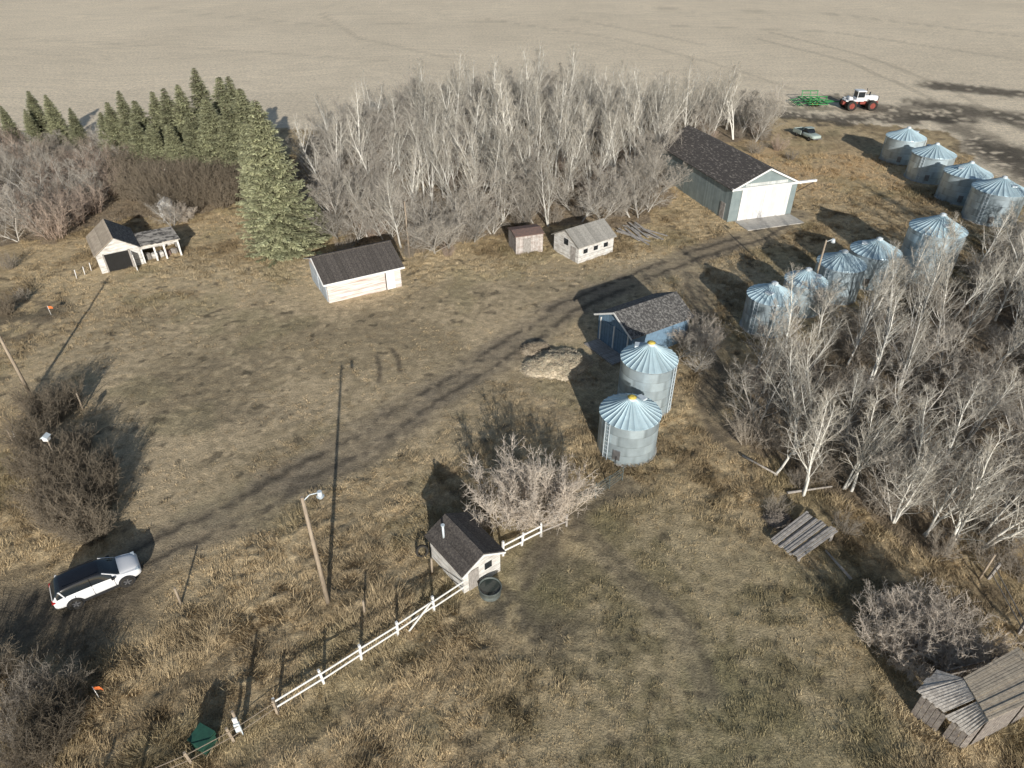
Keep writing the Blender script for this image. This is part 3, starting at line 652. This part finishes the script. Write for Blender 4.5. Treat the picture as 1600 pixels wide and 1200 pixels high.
fence('weathered_board_fence', PX([(845,838),(885,822)]), 1.1, (.5,1.0), M_greywood, rh=.12, sp=1.6)
fence('green_pipe_gate', PX([(888,800),(930,778),(972,750)]), 1.3, (.3,.55,.8,1.05,1.25), M_tank, pw=.06, rh=.05, sp=1.6)
fence('pasture_post_fence', PX([(150,1260),(215,1232),(300,1195),(365,1160),(434,1115)]), 1.2, (.6,1.1), M_wood, pw=.12, rh=.025, sp=2.6)
fence('pasture_post_fence', PX([(1545,905),(1590,990),(1660,1080)]), 1.4, (.6,1.1), M_greywood, pw=.14, rh=.06, sp=2.6)
for u, v, h in [(283,945,1.5),(130,640,1.6),(20,690,1.2),(570,960,1.2),(675,895,1.3),(1530,905,2.2)]:
    p = G(u, v); cyl(None,'wooden_post',(p.x,p.y,-.2),(p.x+.05,p.y,h),.07,.06,M_wood,8)
for u, v in [(155,1090),(80,492)]:
    p = G(u, v); e = empty('survey_flag', p); cyl(e,'stake',(0,0,-.1),(0,0,1.0),.02,.02,M_white,6)
    mesh('flag',[(0,0,.7),(.3,.05,.68),(.5,-.05,.72),(.5,-.05,.9),(.3,.05,.93),(0,0,.95)],[(0,1,4,5),(1,2,3,4)],M_orange,e)
for u, v in [(120,435),(133,430),(143,424),(26,690)]:
    p = G(u, v); cyl(None,'white_marker_stake',(p.x,p.y,-.1),(p.x+.1,p.y,1.0),.04,.04,M_white,8)
p = G(322,1165); e = empty('green_utility_box', p, -.45); box(e,'plinth',-.5,.5,-.42,.42,-.1,.08,M_conc); box(e,'cabinet',-.45,.45,-.38,.38,.08,.75,M_dgreen,.03)
mesh('sloped_lid',[(-.48,-.42,.76),(.48,-.42,.76),(.48,.42,.76),(-.48,.42,.76),(-.48,-.42,.84),(.48,-.42,.84),(.48,.42,1.02),(-.48,.42,1.02)],BF,M_dgreen,e)
p = G(378,1150); e = empty('electrical_pedestal', p, .3); cyl(e,'post',(0,.12,-.2),(0,.12,2.0),.07,.07,M_wood,8); box(e,'meter_box',-.14,.14,-.1,.05,.5,1.2,M_lamp,.02); box(e,'upper_box',-.11,.11,-.06,.05,1.25,1.6,M_white,.02); cyl(e,'conduit',(.08,0,-.1),(.08,0,.5),.03,.03,M_lamp,8)
p = G(766,927); e = empty('stock_tank', p)
n = 32; v = []; f = []
for j, (r, z) in enumerate([(.62,-.05),(.64,.28),(.62,.30),(.65,.34),(.65,.58),(.69,.60),(.69,.64),(.62,.64),(.62,.45)]):
    for i in range(n): t = 2*math.pi*i/n; v.append((r*math.cos(t), r*math.sin(t), z))
for j in range(8):
    for i in range(n): k = (i+1)%n; f.append((j*n+i,j*n+k,(j+1)*n+k,(j+1)*n+i))
mesh('tank_wall',v,f,M_tank,e,smooth=True); cyl(e,'water',(0,0,.4),(0,0,.54),.615,.615,M_water,32)
def tyre(par, name, loc, R1, r1, axis_rot, hub=None):
    v = []; f = []; n = 28; prof = [(-r1*.8,R1-r1*1.3),(-r1,R1-r1*.5),(-r1*.8,R1-.02),(-r1*.3,R1),(r1*.3,R1),(r1*.8,R1-.02),(r1,R1-r1*.5),(r1*.8,R1-r1*1.3)]
    for (a, rr) in prof:
        for i in range(n): t = 2*math.pi*i/n; v.append((rr*math.cos(t), rr*math.sin(t), a))
    for j in range(7):
        for i in range(n): k = (i+1)%n; f.append((j*n+i,j*n+k,(j+1)*n+k,(j+1)*n+i))
    o = mesh(name, v, f, M_tyre, par, smooth=True, loc=loc, rot=axis_rot)
    if hub:
        rr = R1-r1*1.25; hb = M_plast if hub is M_rim else hub
        cyl(o,'hub',(0,0,-r1*.45),(0,0,r1*.45),rr,rr,hb,20)
        for i in range(5):
            t = 2*math.pi*i/5
            for s in (-1,1): beam(o,'spoke_%d'%i,(0,0,s*r1*.6),(rr*math.cos(t),rr*math.sin(t),s*r1*.6),rr*.3,.03,hub)
    return o
p = G(660,866); e = empty('old_tyre', p); tyre(e,'tyre',(0,0,.3),.42,.11,(1.2,0,.4))

# ------------------------------------------------------------------ vehicles
def ring(w, zb, zt, n=20, ex=.38, ez=.5):
    out = []; mid = (zb+zt)/2; hh = (zt-zb)/2
    for i in range(n):
        t = 2*math.pi*(i+.5)/n; c, s = math.cos(t), math.sin(t)
        out.append((w*math.copysign(abs(c)**ex, c), mid+hh*math.copysign(abs(s)**ez, s)))
    return out
def loft(par, name, st, m, ringf):
    v = []; f = []; n = None
    for s in st:
        r = ringf(*s[1:]); n = len(r); v += [(s[0], a, b) for a, b in r]
    for j in range(len(st)-1):
        for i in range(n): k = (i+1)%n; f.append((j*n+i,(j+1)*n+i,(j+1)*n+k,j*n+k))
    f.append(tuple(range(n))); f.append(tuple(range((len(st)-1)*n, len(st)*n))[::-1])
    o = mesh(name, v, f, m, par, smooth=True); o.modifiers.new('s','SUBSURF').levels = 1; o.modifiers['s'].render_levels = 1
    return o
def suv(name, loc, ang):
    e = empty(name, loc, ang)
    st = [(-2.28,.50,.80,.74,.95,.98,.70),(-2.22,.38,.82,.86,1.00,1.06,.74),(-2.02,.32,.84,.91,1.06,1.42,.70),(-1.75,.30,.84,.925,1.07,1.60,.68),(-1.0,.28,.84,.925,1.05,1.65,.67),(-.2,.28,.84,.925,1.03,1.66,.67),(.35,.28,.84,.925,1.02,1.62,.66),(.85,.28,.84,.925,1.01,1.34,.70),(1.22,.28,.84,.92,1.01,1.06,.76),(1.6,.28,.82,.91,.97,1.01,.72),(2.0,.30,.78,.88,.90,.95,.66),(2.22,.36,.70,.80,.80,.85,.58),(2.31,.48,.62,.66,.68,.72,.48)]
    v=[];f=[];mi=[]
    for x,zs,zh,w,zb,zr,wr in st:
        h=[(w*.80,zs),(w*.96,zs+.10),(w,zh-.15),(w*.985,zh),(w*.93,zb),(wr,zr-.07),(wr*.90,zr-.01),(wr*.45,zr+.025)]
        rg=h+[(-a,b) for a,b in h[::-1]]; v+=[(x,a,b) for a,b in rg]
    n=16; mats=[M_carw,M_glass,M_carb,M_plast]
    for j in range(len(st)-1):
        for i in range(n):
            k=(i+1)%n; f.append((j*n+i,j*n+k,(j+1)*n+k,(j+1)*n+i)); x=(st[j][0]+st[j+1][0])/2; m=0
            if i in(4,10): m=1 if -2.05<x<.9 else 0
            if i in(5,6,7,8,9): m=2 if -1.95<x<.5 else 0
            if i in(5,6,7,8,9) and .4<x<1.2: m=1
            if i in(5,6,7,8,9) and -2.2<x<-1.8: m=1
            if i in(0,14,15): m=3
            mi.append(m)
    f.append(tuple(range(n))[::-1]); mi.append(0); f.append(tuple(range((len(st)-1)*n,len(st)*n))); mi.append(3)
    o=mesh('body_shell',v,f,M_carw,e)
    for m in mats[1:]: o.data.materials.append(m)
    for p,m in zip(o.data.polygons,mi): p.material_index=m; p.use_smooth=True
    s_=o.modifiers.new('s','SUBSURF'); s_.levels=2; s_.render_levels=2
    for s in (-1,1):
        beam(e,'roof_rail',(-1.6,s*.60,1.65),(.2,s*.60,1.66),.03,.03,M_carb)
        beam(e,'a_pillar',(1.15,s*.78,1.02),(.42,s*.665,1.54),.05,.05,M_carw); beam(e,'c_pillar',(-1.62,s*.86,1.04),(-1.80,s*.69,1.50),.03,.16,M_carw)
        beam(e,'b_pillar',(-.25,s*.865,1.04),(-.28,s*.69,1.55),.02,.05,M_carb)
        box(e,'mirror',.75,.95,s*.95-.08,s*.95+.08,1.02,1.16,M_carb,.03)
        box(e,'headlamp',1.98,2.20,s*.68-.14,s*.68+.14,.80,.88,M_lamp,.03); box(e,'tail_lamp',-2.27,-2.1,s*.72-.14,s*.72+.14,.92,1.02,M_red,.02)
        for xx in (-.25,.85,-1.15): box(e,'door_gap',xx-.008,xx+.008,s*.922-.004,s*.922+.004,.42,.98,M_plast)
        box(e,'sill_cladding',-.85,.95,s*.90-.03,s*.90+.03,.27,.42,M_plast)
        for nm, xx in (('front',1.40),('rear',-1.29)):
            cyl(e,nm+'_arch',(xx,s*.55,.40),(xx,s*.93,.40),.44,.44,M_plast,28)
            tyre(e,nm+'_wheel',(xx,s*.86,.36),.365,.11,(math.pi/2,0,0),M_rim)
    box(e,'grille',2.22,2.33,-.42,.42,.45,.62,M_plast,.03); box(e,'rear_bumper',-2.33,-2.15,-.72,.72,.36,.58,M_plast,.03)
    return e
a = G(122,950); b = G(200,916); d = (b-a).normalized(); nn = Vector((-d.y,d.x,0)); c = (a+b)/2+nn*.85
suv('parked_car', (c.x,c.y,.05), math.atan2(d.y,d.x))
def old_pickup(name, loc, ang):
    e = empty(name, loc, ang)
    loft(e,'hood_and_cab_base',[(-.5,.88,.45,1.05),(0,.92,.42,1.08),(1.2,.92,.42,1.10),(2.3,.90,.45,1.05),(2.6,.82,.5,.95)],M_oldcar,ring)
    gr = lambda wb, wt, zb, zt: [(-wb,zb),(-wt,zt-.08),(-wt*.85,zt),(wt*.85,zt),(wt,zt-.08),(wb,zb)]
    loft(e,'cab_glass',[(-.45,.84,.74,1.0,1.3),(-.3,.86,.74,1.0,1.72),(.6,.86,.74,1.0,1.74),(1.2,.84,.76,1.0,1.12)],M_glass,gr)
    box(e,'cab_roof',-.35,.65,-.74,.74,1.73,1.80,M_oldcar,.03)
    for s in (-1,1):
        box(e,'box_side',-2.6,-.55,s*.88-.05,s*.88+.05,.5,1.15,M_oldcar,.02)
        for xx in (1.6,-1.6): tyre(e,'wheel',(xx,s*.82,.36),.37,.12,(math.pi/2,0,0),M_rim)
    box(e,'box_floor',-2.6,-.5,-.83,.83,.5,.6,M_rust); box(e,'tailgate',-2.66,-2.6,-.93,.93,.5,1.12,M_oldcar,.02); box(e,'front_bumper',2.6,2.72,-.85,.85,.45,.62,M_rim,.02)
    return e
p = G(1260,216); old_pickup('old_pickup_truck', (p.x,p.y,.02), -1.25)
p = G(1338,170); e = empty('articulated_tractor', (p.x,p.y,0), .05)
loft(e,'hood',[(.6,.55,1.5,2.5),(1.2,.6,1.4,2.55),(3.2,.6,1.4,2.5),(3.55,.55,1.5,2.35)],M_carw,ring)
box(e,'grille',3.5,3.62,-.42,.42,1.55,2.3,M_plast,.03); box(e,'front_frame',.2,3.7,-.42,.42,.9,1.4,M_redhub,.05); box(e,'rear_frame',-3.2,-.2,-.42,.42,.9,1.5,M_redhub,.05); cyl(e,'hinge',(0,0,.9),(0,0,1.5),.25,.25,M_plast)
box(e,'cab_base',-.9,.65,-.85,.85,1.5,2.2,M_carw,.05); box(e,'cab_glass',-.8,.6,-.78,.78,2.2,3.2,M_glass,.05); box(e,'cab_roof',-.95,.75,-.9,.9,3.2,3.42,M_carw,.08)
for x_ in (-.82,.6):
    for s in (-1,1): box(e,'cab_post',x_-.04,x_+.04,s*.79-.04,s*.79+.04,2.2,3.2,M_carw)
box(e,'rear_deck',-2.9,-.95,-.95,.95,1.55,1.75,M_carw,.04); cyl(e,'fuel_tank',(-1.9,-.8,2.0),(-1.9,.8,2.0),.3,.3,M_carw)
cyl(e,'exhaust',(1.3,.35,2.5),(1.3,.35,3.6),.07,.07,M_plast); cyl(e,'air_cleaner',(1.7,-.3,2.5),(1.7,-.3,3.1),.13,.13,M_plast)
for x_ in (-1.9,2.1):
    for s in (-1,1):
        tyre(e,'inner_wheel',(x_,s*.95,.9),.92,.26,(math.pi/2,0,0),M_redhub); tyre(e,'dual_wheel',(x_,s*1.6,.9),.92,.30,(math.pi/2,0,0),M_redhub)
        box(e,'fender',x_-.7,x_+.7,s*1.0-.35,s*1.0+.35,1.87,1.93,M_carw,.02)
p = G(1268,164); e = empty('green_cultivator', (p.x,p.y,0), .0)
beam(e,'drawbar',(5.6,0,.6),(1.8,0,.7),.18,.18,M_green); beam(e,'hitch_a',(4.6,0,.68),(1.8,1.6,.8),.14,.14,M_green); beam(e,'hitch_b',(4.6,0,.68),(1.8,-1.6,.8),.14,.14,M_green)
for x_ in (1.8,.6,-.6,-1.8): beam(e,'toolbar',(x_,-3.2,.85),(x_,3.2,.85),.18,.18,M_green)
for y_ in (-3.2,-1.6,0,1.6,3.2): beam(e,'frame_rail',(-1.8,y_,.86),(1.8,y_,.86),.15,.15,M_green)
for s in (-1,1):
    for x_ in (1.6,.2,-1.4): beam(e,'folded_wing',(x_,s*2.1,.95),(x_,s*2.4,2.1),.14,.14,M_green)
    beam(e,'wing_rail_top',(-1.6,s*2.4,2.1),(1.7,s*2.4,2.1),.15,.15,M_green); beam(e,'wing_rail_mid',(-1.6,s*2.25,1.5),(1.7,s*2.25,1.5),.12,.12,M_green)
    for x_ in (-.3,.5): tyre(e,'transport_wheel',(x_,s*1.2,.42),.42,.14,(math.pi/2,0,0),M_yel)
for i in range(11):
    for k, x_ in enumerate((1.8,.6,-.6,-1.8)):
        y_ = -3+.6*i+.15*k; beam(e,'shank',(x_,y_,.8),(x_-.25,y_,.12),.05,.05,M_plast)
for y_ in (-2,0,2): beam(e,'rear_harrow_arm',(-1.8,y_,.85),(-3.6,y_,.5),.1,.1,M_green)
for x_ in (-2.7,-3.3,-3.7): beam(e,'harrow_bar',(x_,-2.8,.45),(x_,2.8,.45),.1,.1,M_green)

# ------------------------------------------------------------------ wood debris
def deck(name, pts, z0, z1, n):
    a, b, c, d_ = pts; e = empty(name, (a.x,a.y,0)); o = a
    for i in range(n):
        t0 = i/n+.008; t1 = (i+1)/n-.008; jz = R.uniform(-.04,.04)
        if i in (3,8): jz -= .12
        q = [a.lerp(b,t0)-o, a.lerp(b,t1)-o, d_.lerp(c,t1)-o, d_.lerp(c,t0)-o]
        ext = R.uniform(-.12,.12); dn = (q[3]-q[0]).normalized()*ext
        zz = [z0+jz, z0+jz, z1+jz, z1+jz]
        v = [(p_.x+dn.x,p_.y+dn.y,zz[k]) for k, p_ in enumerate(q)]; v = v+[(x_,y_,z_+.05) for x_, y_, z_ in v]
        mesh('plank_%d'%i, v, BF, M_plank, e)
    for k in range(4):
        p_ = [a,b,c,d_][k].lerp((a+c)/2,.15)-o; box(e,'prop_%d'%k,p_.x-.08,p_.x+.08,p_.y-.08,p_.y+.08,-.1,(z0,z0,z1,z1)[k]-.08,M_greywood)
    return e
deck('collapsed_plank_platform', [G(1202,848),G(1246,880),G(1304,844),G(1255,812)], .3, .75, 12)
r = random.Random(5)
e = empty('lumber_pile', G(1000,368))
for i in range(16):
    b_ = Vector((r.uniform(-1.6,1.6), r.uniform(-1.5,2.0), .06+.05*(i//3))); a_ = r.uniform(1.9,2.5)
    d_ = Vector((math.cos(a_), math.sin(a_), 0))*r.uniform(1.2,2.4); beam(e,'board_%d'%i,b_-d_,b_+d_+Vector((0,0,.1)),.22,.06,r.choice([M_plank,M_greywoodx,M_dkwood]))
def heap(name, u, v, lobes, n, colr):
    """lobes: (dx, dy, radius, height)"""
    p = G(u, v); T = TB(); rr = random.Random(u)
    rx = max(abs(l[0])+l[2] for l in lobes)*1.15; NN = 70; g = np.linspace(-rx, rx, NN)
    XX, YY = np.meshgrid(g, g); Z = np.full(XX.shape, -.08)
    nn = fbm(XX.ravel()+u, YY.ravel(), .5, 3, 7).reshape(XX.shape)
    for dx, dy, ra, hh in lobes:
        q = ((XX-dx)**2+(YY-dy)**2)/ra**2; Z = np.maximum(Z, hh*np.clip(1-q,0,1)**.7-.06*(q>1))
    Z = np.where(Z > -.02, Z*(.55+.9*nn), -.1)
    for j in range(NN):
        for i in range(NN): T.v.append(Vector((XX[j,i], YY[j,i], Z[j,i]))); s = rr.uniform(.65,1.1); T.c.append(tuple(c*s for c in colr))
    for j in range(NN-1):
        for i in range(NN-1):
            if max(Z[j,i],Z[j,i+1],Z[j+1,i],Z[j+1,i+1]) > 0: T.f.append((j*NN+i,j*NN+i+1,(j+1)*NN+i+1,(j+1)*NN+i))
    for i in range(n):
        dx, dy, ra, hh = rr.choice(lobes); t = rr.random()*6.283; q = math.sqrt(rr.random())*1.12
        x_ = dx+ra*q*math.cos(t); y_ = dy+ra*q*math.sin(t); ii = min(NN-1,max(0,int((x_+rx)/(2*rx)*(NN-1)))); jj = min(NN-1,max(0,int((y_+rx)/(2*rx)*(NN-1))))
        b_ = Vector((x_, y_, max(.02, Z[jj,ii]+rr.uniform(-.02,.08)))); d_ = Vector((rr.uniform(-1,1), rr.uniform(-1,1), rr.uniform(-.25,.5))).normalized()*rr.uniform(.15,.55); s = rr.uniform(.6,1.35)
        T.tube([b_-d_*.5, b_+d_*.5], [.016,.008], 3, tuple(min(.7,c*s) for c in colr))
    o = bpy.data.objects.new(name, T.done(name, M_bark)); o.location = (p.x,p.y,0); COL.objects.link(o)
heap('straw_heap', 866, 575, [(0,0,1.7,.9),(1.4,.3,1.4,.7),(-1.5,-.2,1.3,.5),(-.4,1.2,1.3,.6),(.7,-.9,1.1,.45),(2.3,.9,1.0,.4),(1.2,1.7,1.1,.4)], 8000, (.60,.51,.38))
heap('brush_heap', 832, 548, [(0,0,1.0,.5),(.8,.3,.7,.4)], 1200, (.42,.35,.26))
heap('brush_heap', 1215, 812, [(0,0,.8,.35)], 600, (.30,.26,.22))
for u0, v0, u1, v1 in [(1160,712,1215,742),(1230,770,1300,760),(1330,905,1290,860)]:
    cyl(None,'fallen_log',G(u0,v0,.12),G(u1,v1,.2),.10,.06,M_log,8)

# ------------------------------------------------------------------ sky, sun, camera
EL = math.radians(18.7); sd = Vector((-.17*math.cos(EL), .985*math.cos(EL), -math.sin(EL)))
w = bpy.data.worlds.new('World'); sc.world = w; w.use_nodes = True; nt = w.node_tree
bg = nt.nodes['Background']; sky = nt.nodes.new('ShaderNodeTexSky'); sky.sky_type = 'NISHITA'; sky.sun_disc = False
sky.sun_elevation = EL; sky.sun_rotation = math.atan2(.17,-.985); sky.air_density = 1.0; sky.dust_density = 1.0
nt.links.new(sky.outputs[0], bg.inputs[0]); bg.inputs[1].default_value = .09
sl = bpy.data.lights.new('sun', 'SUN'); sl.energy = 5.0; sl.angle = math.radians(.5); sl.color = (1,.96,.89)
so = bpy.data.objects.new('sun', sl); so.rotation_euler = sd.to_track_quat('-Z','Y').to_euler(); so.location = (10,-40,40); COL.objects.link(so)
cam = bpy.data.cameras.new('camera'); cam.lens = 36*F/1600; cam.sensor_width = 36; cam.clip_end = 20000; cam.clip_start = .5
co = bpy.data.objects.new('camera', cam); co.location = (0,0,H); co.rotation_euler = (math.pi/2-P,0,0); COL.objects.link(co); sc.camera = co
sc.view_settings.view_transform = 'Standard'; sc.view_settings.look = 'None'; sc.view_settings.exposure = 0
